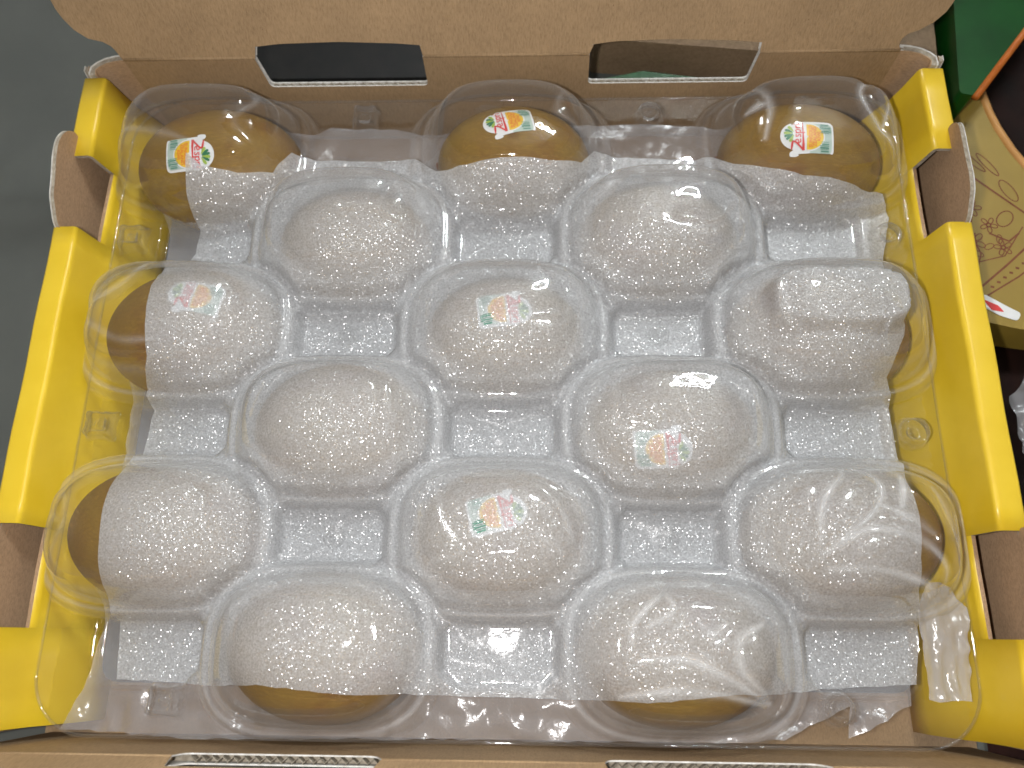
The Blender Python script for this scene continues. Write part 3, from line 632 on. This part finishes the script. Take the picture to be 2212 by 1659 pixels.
for (r, c), _ in KW.items():
    k = list(KW).index((r, c)); _, ox, oy = cell(r, c); dx, dy = X - ox, Y - oy
    A_, B_ = (4.2 if r % 2 == 0 and c != 1 else 4.05), 2.86
    rho = (np.abs(dx / A_) ** SQ + np.abs(dy / B_) ** SQ) ** (1 / SQ); reg = rho < 1.14
    pr = np.interp(rho, rr_f, pz)
    if r == 0: pr = np.where(rho < .98, pr - .0, pr)
    und = (vnoise(dx + 40 * k, dy + 9 * k, .45, 5 + k, 2) - .5) * .10 * smooth((.95 - rho) / .4)
    h = pr + und
    GLARE = np.maximum(GLARE, (.35 if r == 0 else 1) * (np.exp(-((rho - 1.0) / .027) ** 2) * .48 + np.exp(-((rho - .80) / .03) ** 2) * .24) * (.45 + .8 * vnoise(dx, dy, .6, 130 + k, 2)))  # light bands painted along each dome's rim and shoulder
    for li, line in enumerate(DENT[(r, c)]):
        d = np.full(X.shape, 9.0)
        L_ = catmull(line); tt = np.zeros(X.shape)
        for si, (a, b) in enumerate(zip(L_[:-1], L_[1:])):
            d1, t1 = segdist(dx, dy, a, b); m_ = d1 < d; d = np.where(m_, d1, d); tt = np.where(m_, (si + t1) / (len(L_) - 1), tt)
        amp = (.20, .17, .14, .12, .10)[li % 5] * (1.25 if (r, c) in ((4, 2), (5, 1), (0, 2)) else .8)
        wd = (.05 + .20 * vnoise(dx + 3 * li, dy, .8, 90 + k, 2)) * (.35 + .65 * np.sin(np.pi * np.clip(tt, .02, .98)) ** .6)
        GLARE = np.maximum(GLARE, np.exp(-(d / wd) ** 2) * smooth((.93 - rho) / .1) * ((1.0 if (r, c) in ((4, 2), (5, 1), (0, 2)) else .45 if (r, c) in ((4, 1), (0, 0), (2, 0)) else .22)) * (.25 + .9 * vnoise(dx, dy, .7, 60 + k, 2)))  # ceiling reflection painted as pale bands along the creases
        h = h - amp * np.exp(-(np.sqrt(d * d + .004) - .06) / .26) * smooth((1.0 - rho) / .15)
    H = np.where(rho < 1.12, np.maximum(H * smooth((rho - 1.06) / .06) + h * (1 - smooth((rho - 1.06) / .06)), H if False else -9), H)
    cid = np.where(rho < .985, k, cid)
H = np.maximum(H, np.where(KD > -8, KD + .08, -9))
H = H + (vnoise(X, Y, .5, 3, 3) - .5) * .03
cov_z = sampler(H, GX0, GY0, GD)
# foam
base = -1.12 + .10 * (vnoise(X, Y, .7, 21, 3) - .5)
Fm = np.maximum(K + .05, base)
for s_ in (26, 18, 11, 6): Fm = np.maximum(blur(Fm, s_), np.maximum(K + .05, base))
Fm = blur(Fm, 2)
wr = vnoise(X, Y, .35, 31, 4, True); Fm = Fm + .10 * (wr - .6) + .035 * (vnoise(X, Y, 1.8, 9, 3) - .5)
# the patch pressed up against the right-hand dome
_, px_, py_ = cell(2, 2); pat = smooth((1 - ((np.abs(X - px_ - .1) / 2.7) ** 3.5 + (np.abs(Y - py_ - .55) / 1.25) ** 3.5) ** (1 / 3.5)) / .12)
Fm = Fm * (1 - pat) + np.maximum(Fm, 2.25) * pat
Fm = np.maximum(Fm, KD + .02)
Fm = np.minimum(Fm, np.maximum(H - .07, KD))
foam_z = sampler(Fm, GX0, GY0, GD)
FO = [(-13.25, 9.25), (-13.45, 5.9), (-14.1, 4.8), (-13.9, 3.0), (-13.8, 1.9), (-13.75, .4), (-14.2, -.8), (-14.4, -3.05), (-14.4, -4.2), (-14.35, -5.2), (-14.25, -6.75), (-14.3, -7.8), (-14.3, -9.2), (-14.1, -11.45), (-10.2, -11.6), (-8.2, -11.45), (-5.6, -11.68), (-4.0, -11.75), (-2.5, -11.8), (2.2, -11.9), (3.7, -11.85), (5.1, -11.86), (8.0, -11.55), (9.2, -11.62), (14.9, -11.25), (15.1, -8.9), (14.7, -7.0), (14.9, -4.4), (15.2, -3.2), (15.1, -.9), (14.8, -.1), (15.5, 1.8), (15.4, 3.4), (15.7, 5.3), (16.2, 7.3), (15.9, 8.2), (15.2, 8.1), (14.0, 8.15), (12.2, 8.3), (11.0, 8.7), (9.6, 9.3), (8.8, 9.9), (3.8, 10.2), (3.2, 9.4), (1.8, 9.05), (.2, 9.05), (-1.6, 9.0), (-3.0, 9.2), (-4.0, 10.1), (-9.3, 10.1), (-9.9, 8.9), (-11.2, 8.55), (-12.6, 8.7)]
def wob(pts, amp, seed):
    r = np.random.default_rng(seed); out = []
    P = np.array(pts, float)
    for k in range(len(P)):
        a, b = P[k], P[(k + 1) % len(P)]; L = np.linalg.norm(b - a); n = max(1, int(L / .35)); nn = np.array([-(b - a)[1], (b - a)[0]]) / L
        for j in range(n): out.append(a + (b - a) * j / n + nn * r.normal(0, amp) * (j > 0))
    return out
foam = sheet('foam_sheet', wob(FO, .016, 4), .15, foam_z, [FOAM]); tag(foam, 'thin white sparkling foam sheet draped over the kiwis under the clear cover', 'foam sheet')
# crumpled thin film under the foam
Fl = np.minimum(blur(np.maximum(np.where(K > -8, K - .1, -9), -1.55), 5), Fm - .1)
rd = vnoise(X, Y, .40, 77, 3, True); Fl = np.maximum(Fl, -1.7) + (.55 + .9 * smooth((-11.6 - Y) / .8)) * (rd - .6) * smooth((.3 - K) / .8)
Fl = np.minimum(Fl, np.minimum(Fm - .05, H - .15)); Fl = np.where(K > -8, np.minimum(Fl, K - .25), Fl)
film_z = sampler(Fl, GX0, GY0, GD)
FI = [(-16.3, -13.25), (-15.6, -11.8), (-15.25, -9.7), (-15.5, -8), (-15.4, -5), (-15.55, -1), (-15.2, 2), (-15.0, 6.8), (-15.2, 10), (-14.8, 12.6), (-9, 12.35), (-8.2, 12.6), (-5.2, 12.5), (-4, 12.2), (0, 12.8), (4, 12.6), (5.4, 12.75), (8.4, 12.55), (9.4, 12.3), (14.8, 12.6), (15.8, 9), (15.7, 5), (15.4, 0), (15.6, -5), (14.95, -8.9), (14.9, -12.0), (12.6, -13.15), (12.75, -12.05), (11.6, -12.6), (10.3, -13.25), (8.6, -13.3), (5, -13.35), (0, -13.4), (-7, -13.4), (-11, -13.45)]
film = sheet('plastic_film', wob(FI, .025, 8), .2, film_z, [FILM]); tag(film, 'crumpled greyish clear plastic film lying between the foam sheet and the lower tray', 'plastic film')
# whitish scrap of film on the front right flange
fz = lambda x, y: -.42 + .40 * vnoise(x * 2.4, y * .7, .9, 12, 3, True)
scrap = sheet('film_scrap', wob([(14.95, -11.7), (16.45, -11.75), (16.6, -9.9), (16.75, -8.6), (16.3, -7.9), (15.5, -7.75), (15.0, -8.6)], .06, 5), .1, fz, [FILM2]); tag(scrap, 'whitish crinkled scrap of film beside the front right cut-out of the yellow wall', 'plastic film')
# lower tray
LT = np.full(X.shape, -1.75); LT = np.minimum(LT, np.where(KB < 8, KB - .05, 9)); LT = blur(LT, 2); LT = np.where(KB < 8, np.minimum(LT, KB - .03), LT); LT = np.maximum(LT, ZF + .05)
lt_z = sampler(LT, GX0, GY0, GD)
LTO = rounded([(-15.2, -11.6), (15.2, -11.6), (15.2, 10.3), (-15.2, 10.3)], .8)
ltr = sheet('fruit_tray', LTO, .22, lt_z, [SLATE]); tag(ltr, 'slate grey moulded tray with cups holding the kiwis in the carton', 'tray')

# clear cover: flange with one dome per kiwi and press studs
cover = empty('clear_cover', (0, 0, -.5)); tag(cover, 'clear plastic blister cover with fifteen rounded domes over the kiwis', 'plastic cover')
HX, HY0, HY1, CR = 16.95, -13.35, 13.35, 2.2
def rrsd(x, y):
    cx_, cy_ = 0, (HY0 + HY1) / 2; qx = np.abs(x - cx_) - (HX - CR); qy = np.abs(y - cy_) - ((HY1 - HY0) / 2 - CR)
    return np.hypot(np.maximum(qx, 0), np.maximum(qy, 0)) + np.minimum(np.maximum(qx, qy), 0) - CR
sd = rrsd(X, Y); e = 1e-3; gxx = (rrsd(X + e, Y) - sd) / e; gyy = (rrsd(X, Y + e) - sd) / e
XX = np.where(sd > 0, X - gxx * sd, X); YY = np.where(sd > 0, Y - gyy * sd, Y)
Hy, Hx = np.gradient(H, GD); NRM = np.stack([-Hx, -Hy, np.ones_like(H)], -1); NRM /= np.linalg.norm(NRM, axis=-1, keepdims=True)
ny, nx = X.shape; ids = np.arange(nx * ny).reshape(ny, nx)
quads = np.stack([ids[:-1, :-1], ids[:-1, 1:], ids[1:, 1:], ids[1:, :-1]], -1).reshape(-1, 4)
csd = (sd[:-1, :-1] + sd[1:, 1:]).ravel() / 2; qid = cid[:-1, :-1].ravel(); smin = np.minimum(np.minimum(sd[:-1, :-1], sd[1:, 1:]), np.minimum(sd[:-1, 1:], sd[1:, :-1])).ravel()
VV = np.stack([XX, YY, H], -1).reshape(-1, 3); NN = NRM.reshape(-1, 3)
def part(name, sel, par, mat):
    q = quads[sel]; u, inv = np.unique(q, return_inverse=True); q2 = inv.reshape(q.shape); v = VV[u] * S - np.array([0, 0, -.5]) * S
    me = bpy.data.meshes.new(name); me.vertices.add(len(u)); me.vertices.foreach_set('co', v.ravel().astype(np.float32))
    me.loops.add(q2.size); me.loops.foreach_set('vertex_index', q2.ravel().astype(np.int32)); me.polygons.add(len(q2))
    me.polygons.foreach_set('loop_start', (np.arange(len(q2)) * 4).astype(np.int32)); me.polygons.foreach_set('loop_total', np.full(len(q2), 4, np.int32))
    me.polygons.foreach_set('use_smooth', np.ones(len(q2), bool)); me.update(calc_edges=True); me.validate()
    at = me.attributes.new('painted_glare', 'FLOAT', 'POINT'); at.data.foreach_set('value', GLARE.ravel()[u].astype(np.float32))
    if len(me.vertices) == len(u): me.normals_split_custom_set_from_vertices(NN[u].tolist())
    return link(name, me, [mat], par)
okq = smin < -1e-4
part('flange', okq & (qid < 0), cover, CLEAR)
DL = {(4, 2): 'dome creased like a star', (5, 1): 'dome with several long creases', (4, 1): 'dented dome', (0, 2): 'dome with crumpled corners', (2, 0): 'dome pinched at its left end'}
for k, key in enumerate(KW):
    o = part('dome', okq & (qid == k), cover, CLEAR)
    if key in DL: o['label'] = DL[key]
rim = []
for k in range(4):
    ccx = (HX - CR) * (1 if k in (0, 3) else -1); ccy = (HY1 - CR) if k < 2 else (HY0 + CR)
    for j in range(13): th = math.pi / 2 * (k + j / 12); rim.append((ccx + CR * math.cos(th), ccy + CR * math.sin(th)))
rim = np.array(densify(rim, .5)); m = MB(); m.tube([(x, y, -.53) for x, y in rim], .055, 8, closed=True); m.build('rim', [CLEAR], cover, True)
# press studs
def stud(x, y, square, rot, s=.54, h=.62, z=-.47):
    n = 40; rings = [(1.25, 0), (1.08, .05), (1.0, h * .55), (.93, h * .95), (.82, h), (.62, h * .9), (.52, h * .45), (.40, h * .40), (.22, h * .75), (.0, h * .8)]; v = []; fs = []
    for q, zz in rings:
        for j in range(n):
            th = 2 * math.pi * j / n; r_ = s * q * (1 + (.20 * math.cos(4 * th) + .06 * math.cos(8 * th)) * min(1, q) if square else 1); v.append((x + r_ * math.cos(th + rot), y + r_ * math.sin(th + rot), z + zz))
    for i in range(len(rings) - 1):
        for j in range(n): fs.append([i * n + j, i * n + (j + 1) % n, (i + 1) * n + (j + 1) % n, (i + 1) * n + j])
    return v, fs
for x, y, sq in ((-16.0, 6.3, 1), (-16.0, -1.95, 1), (-6.35, 12.2, 1), (6.25, 12.2, 0), (-11.95, -12.1, 1), (11.8, -12.05, 0), (15.75, -2.15, 0), (15.8, 6.2, 0)):
    v, fs = stud(x, y, sq, PI / 4 + random.uniform(-.1, .1)); mesh('stud', v, fs, [CLEAR], cover, smooth=True)
for x, y in ((-6.5, 2.0), (6.35, 2.07), (-6.45, -6.2), (6.35, -6.2)):
    v, fs = stud(x, y, 0, 0, .40, .16, -.92); mesh('button', v, fs, [CLEAR], cover, smooth=True)

# ---------------------------------------------------------------- things around the carton
# dark sheet added on the right, its colour stands in for shadow on the table
def shade_z(x, y): return ZT + .12 + .25 * vnoise(x, y, .12, 50, 3)
dm = sheet('shade_sheet', rounded([(18.7, -20), (50, -20), (50, 45), (24, 45), (18.7, 30)], 2), .9, shade_z, [SHADEDARK]); tag(dm, 'dark brown sheet in place of the shadow on the table right of the box', 'mat')  # not a mat, a dark sheet standing in for shadow
# flat black slab added behind the lid, fills the view through the left handle slot
bg_ = MB(); bg_.prism(rounded([(-13.5, 16.5), (2.2, 16.5), (2.2, 40), (-13.5, 40)], 1.2), 1.4, ((0, 0, ZT + 1.45), (1, 0, 0), (0, 1, 0), (0, 0, -1)))
tag(bg_.build('black_slab', [BLACK]), 'flat black slab added behind the raised lid, seen through the left handle slot', 'slab')
# brown carton behind the lid on the right
bc_ = empty('brown_carton', (12, 24, ZT)); tag(bc_, 'plain brown cardboard carton standing behind the lid on the right', 'box')
m = MB(); m.prism(rounded([(3.9, 17.2), (18.6, 15.6), (18.75, 12.8), (19.55, 12.7), (19.9, 19), (20.7, 26), (21, 38), (6.4, 40)], .2), 2.4, ((0, 0, ZT + 3.2), (1, 0, 0), (0, 1, 0), (0, 0, -1)), 0, 0, 0); m.build('carton_body', [GREYCARD], bc_)
m = MB(); m.prism(rounded([(4.4, 17.9), (18.7, 16.3), (19.4, 19.3), (20.2, 26), (20.5, 37.6), (6.9, 39.5)], .3), .12, ((0, 0, ZT + 3.33), (1, 0, 0), (0, 1, 0), (0, 0, -1)), 0, 0, 0); m.build('carton_flap', [GREYCARD], bc_)
m = MB(); m.prism(rounded([(4.3, 14.3), (9.0, 14.3), (8.8, 15.35), (6.3, 15.75), (4.5, 15.35)], .1), 2.6, ((0, 0, ZT + 2.65), (1, 0, 0), (0, 1, 0), (0, 0, -1)))
tag(m.build('green_packet', [GREEN]), 'small green packet on the table behind the right handle slot', 'packet')
# green box with orange edge
gb = empty('green_box', (25, 18, ZT)); tag(gb, 'glossy green gift box with an orange edge at the top right behind the yellow tin', 'box')
gout = rounded([(19.75, 13.05), (20.35, 12.95), (26.4, 20.6), (24.0, 28), (21.2, 26), (20.35, 19)], [.25, .1, .3, .3, .3, .3])
m = MB(); m.prism(gout, 4.0, ((0, 0, ZT + 4.3), (1, 0, 0), (0, 1, 0), (0, 0, -1))); m.build('box_body', [GREEN], gb)
m = MB(); a, b = np.array([20.42, 12.88, ZT + 4.22]), np.array([26.5, 20.55, ZT + 4.22]); m.tube([a, b], .17, 8); m.build('edge_trim', [ORANGE], gb, True)
# yellow tin with a line drawing
tin = empty('yellow_tin', (22, 8, ZT)); tag(tin, 'round-edged yellow tin with brown line drawing right of the box', 'tin')
ZTI = -2.0
tout = rounded([(18.9, 16), (21.6, 16.0), (22.0, 14.6), (22.15, 13.6), (22.4, 12.65), (22.85, 11.5), (23.4, 10.5), (24.4, 9.2), (25.8, 8.0), (27.2, 7.0), (28, 4.5), (26.2, 2.9), (23.6, 2.50), (21.6, 2.80), (19.9, 3.24), (18.9, 4.0)], .5, 4)
m = MB(); m.prism(tout, ZTI - ZT - .2, ((0, 0, ZTI), (1, 0, 0), (0, 1, 0), (0, 0, -1))); m.build('tin_body', [TINYELLOW], tin)
m = MB(); m.tube([(x, y, ZTI - .06) for x, y in ((21.65, 15.8), (21.98, 14.6), (22.13, 13.6), (22.38, 12.65), (22.83, 11.5), (23.38, 10.5), (24.4, 9.2), (25.8, 8.0), (27.1, 7.05))], .2, 8); m.build('tin_rim', [PEACH], tin, True)
art = MB(); zz = ZTI + .012
def ink(pts, w): 
    V, F = stroke(pts, w); art.add([(x, y, zz + .0005 * len(art.v) % .004) for x, y in V], F)
def loop(cx, cy_, rx, ry, rot=0, w=.07, a0=0, a1=2 * PI): ink([(cx + rx * math.cos(t) * math.cos(rot) - ry * math.sin(t) * math.sin(rot), cy_ + rx * math.cos(t) * math.sin(rot) + ry * math.sin(t) * math.cos(rot)) for t in np.linspace(a0, a1, 22)], w)
ink([(18.9, 9.6), (20.3, 10.3), (20.7, 10.25), (22.9, 8.2)], .09); ink([(18.9, 9.3), (20.2, 9.85)], .05)
loop(20.6, 11.3, .16, 1.25, .75, .05); loop(21.6, 10.75, .15, .7, .6, .05)
for k, (fx, fy, fr) in enumerate(((20.55, 8.55, .42), (21.15, 7.7, .38), (20.4, 6.9, .5), (21.6, 6.6, .4))):      # plain flowers and leaves
    for q in range(5): loop(fx + fr * .62 * math.cos(q * 1.257 + k), fy + fr * .62 * math.sin(q * 1.257 + k), fr * .4, fr * .24, q * 1.257 + k, .045)
    loop(fx, fy, .09, .09, 0, .07)
ink([(20.5, 8.1), (20.3, 7.4), (20.6, 6.3), (20.3, 5.5)], .06); ink([(19.5, 7.1), (20.5, 7.3), (20.2, 5.9), (19.4, 6.2), (19.5, 7.1)], .06); ink([(21.1, 7.3), (21.9, 6.9), (22.4, 7.3)], .08)
ink([(20.2, 4.6), (21.6, 5.75), (22.8, 6.8)], .09); ink([(20.5, 4.3), (22.0, 5.2), (23.2, 6.1)], .07)
for k in range(6): ink([(20.75 + .3 * k, 4.75 + .22 * k), (20.9 + .3 * k, 4.72 + .22 * k)], .1)
for k in range(5): loop(19.5 + .5 * k, 5.6 + .35 * k, .22, .12, .6 + k, .04)
ink([(19.2, 5.2), (20.4, 5.9), (21.6, 6.2), (22.6, 7.6)], .05); loop(21.9, 8.0, .45, .3, .8, .05); loop(20.0, 7.9, .3, .5, .3, .045); loop(22.3, 9.4, .25, .6, .5, .045); ink([(19.3, 8.6), (20.0, 8.9), (20.3, 8.3)], .08)
art.build('line_drawing', [INKRED], tin)
m = MB(); m.prism(rounded([(20.0, 4.0), (20.4, 4.4), (21.3, 3.8), (21.8, 3.5), (21.6, 3.15), (20.9, 3.4)], .15), .03, ((0, 0, zz + .03), (1, 0, 0), (0, 1, 0), (0, 0, -1))); m.build('white_print', [STK_WHITE], tin)
m = MB(); m.prism(rounded([(20.3, 4.15), (20.9, 3.85), (21.1, 3.55), (20.6, 3.65)], .06), .02, ((0, 0, zz + .045), (1, 0, 0), (0, 1, 0), (0, 0, -1))); m.build('red_print', [STK_RED], tin)
# crinkled clear wrapper on the dark sheet
wz = lambda x, y: ZT + .7 + 1.0 * vnoise(x * 1.2, y * 1.2, .8, 61, 4, True)
wp = sheet('plastic_wrapper', wob([(21.6, -2.2), (24.5, -2.6), (25, 1.4), (22.6, 1.6), (21.4, .2)], .1, 3), .15, wz, [FILM]); tag(wp, 'crinkled clear plastic wrapper on the dark sheet right of the box', 'wrapper')

# ---------------------------------------------------------------- ceiling ring lamp (out of the picture, seen as loops in the plastic)
lm, nt, out = new_mat("lamp_glow"); em = N(nt, 'ShaderNodeEmission'); em.inputs[0].default_value = (0.90, 0.97, 1.0, 1); em.inputs[1].default_value = 250.0; nt.links.new(em.outputs[0], out.inputs[0])
LX, LY, LZ, LR = 45.0, 95.0, 150.0, 11.0
lamp = empty('ceiling_lamp', (LX, LY, LZ)); tag(lamp, 'round ceiling ring lamp glowing cool white above the table', 'lamp')
m = MB(); m.tube([(LX + LR * math.cos(t), LY + LR * math.sin(t), LZ) for t in np.linspace(0, 2 * PI, 49)[:-1]], 0.9, 8, closed=True); m.build('lamp_tube', [lm], lamp, True)
m = MB(); m.prism(ell(LX, LY, LR * .9, LR * .9, 40), 2, ((0, 0, LZ + 2.5), (1, 0, 0), (0, 1, 0), (0, 0, 1))); m.build('lamp_plate', [TORN], lamp)

ce = MB(); ce.prism([(-220, -220), (260, -220), (260, 300), (-220, 300)], 3, ((0, 0, 164), (1, 0, 0), (0, 1, 0), (0, 0, 1)))
tag(ce.build('ceiling', [principled("ceiling_paint", [(0.3, (0.66, 0.64, 0.61)), (0.7, (0.72, 0.70, 0.67))], 0.05, 0.8, 0.2)]), 'plain painted ceiling above the table', kind='structure')
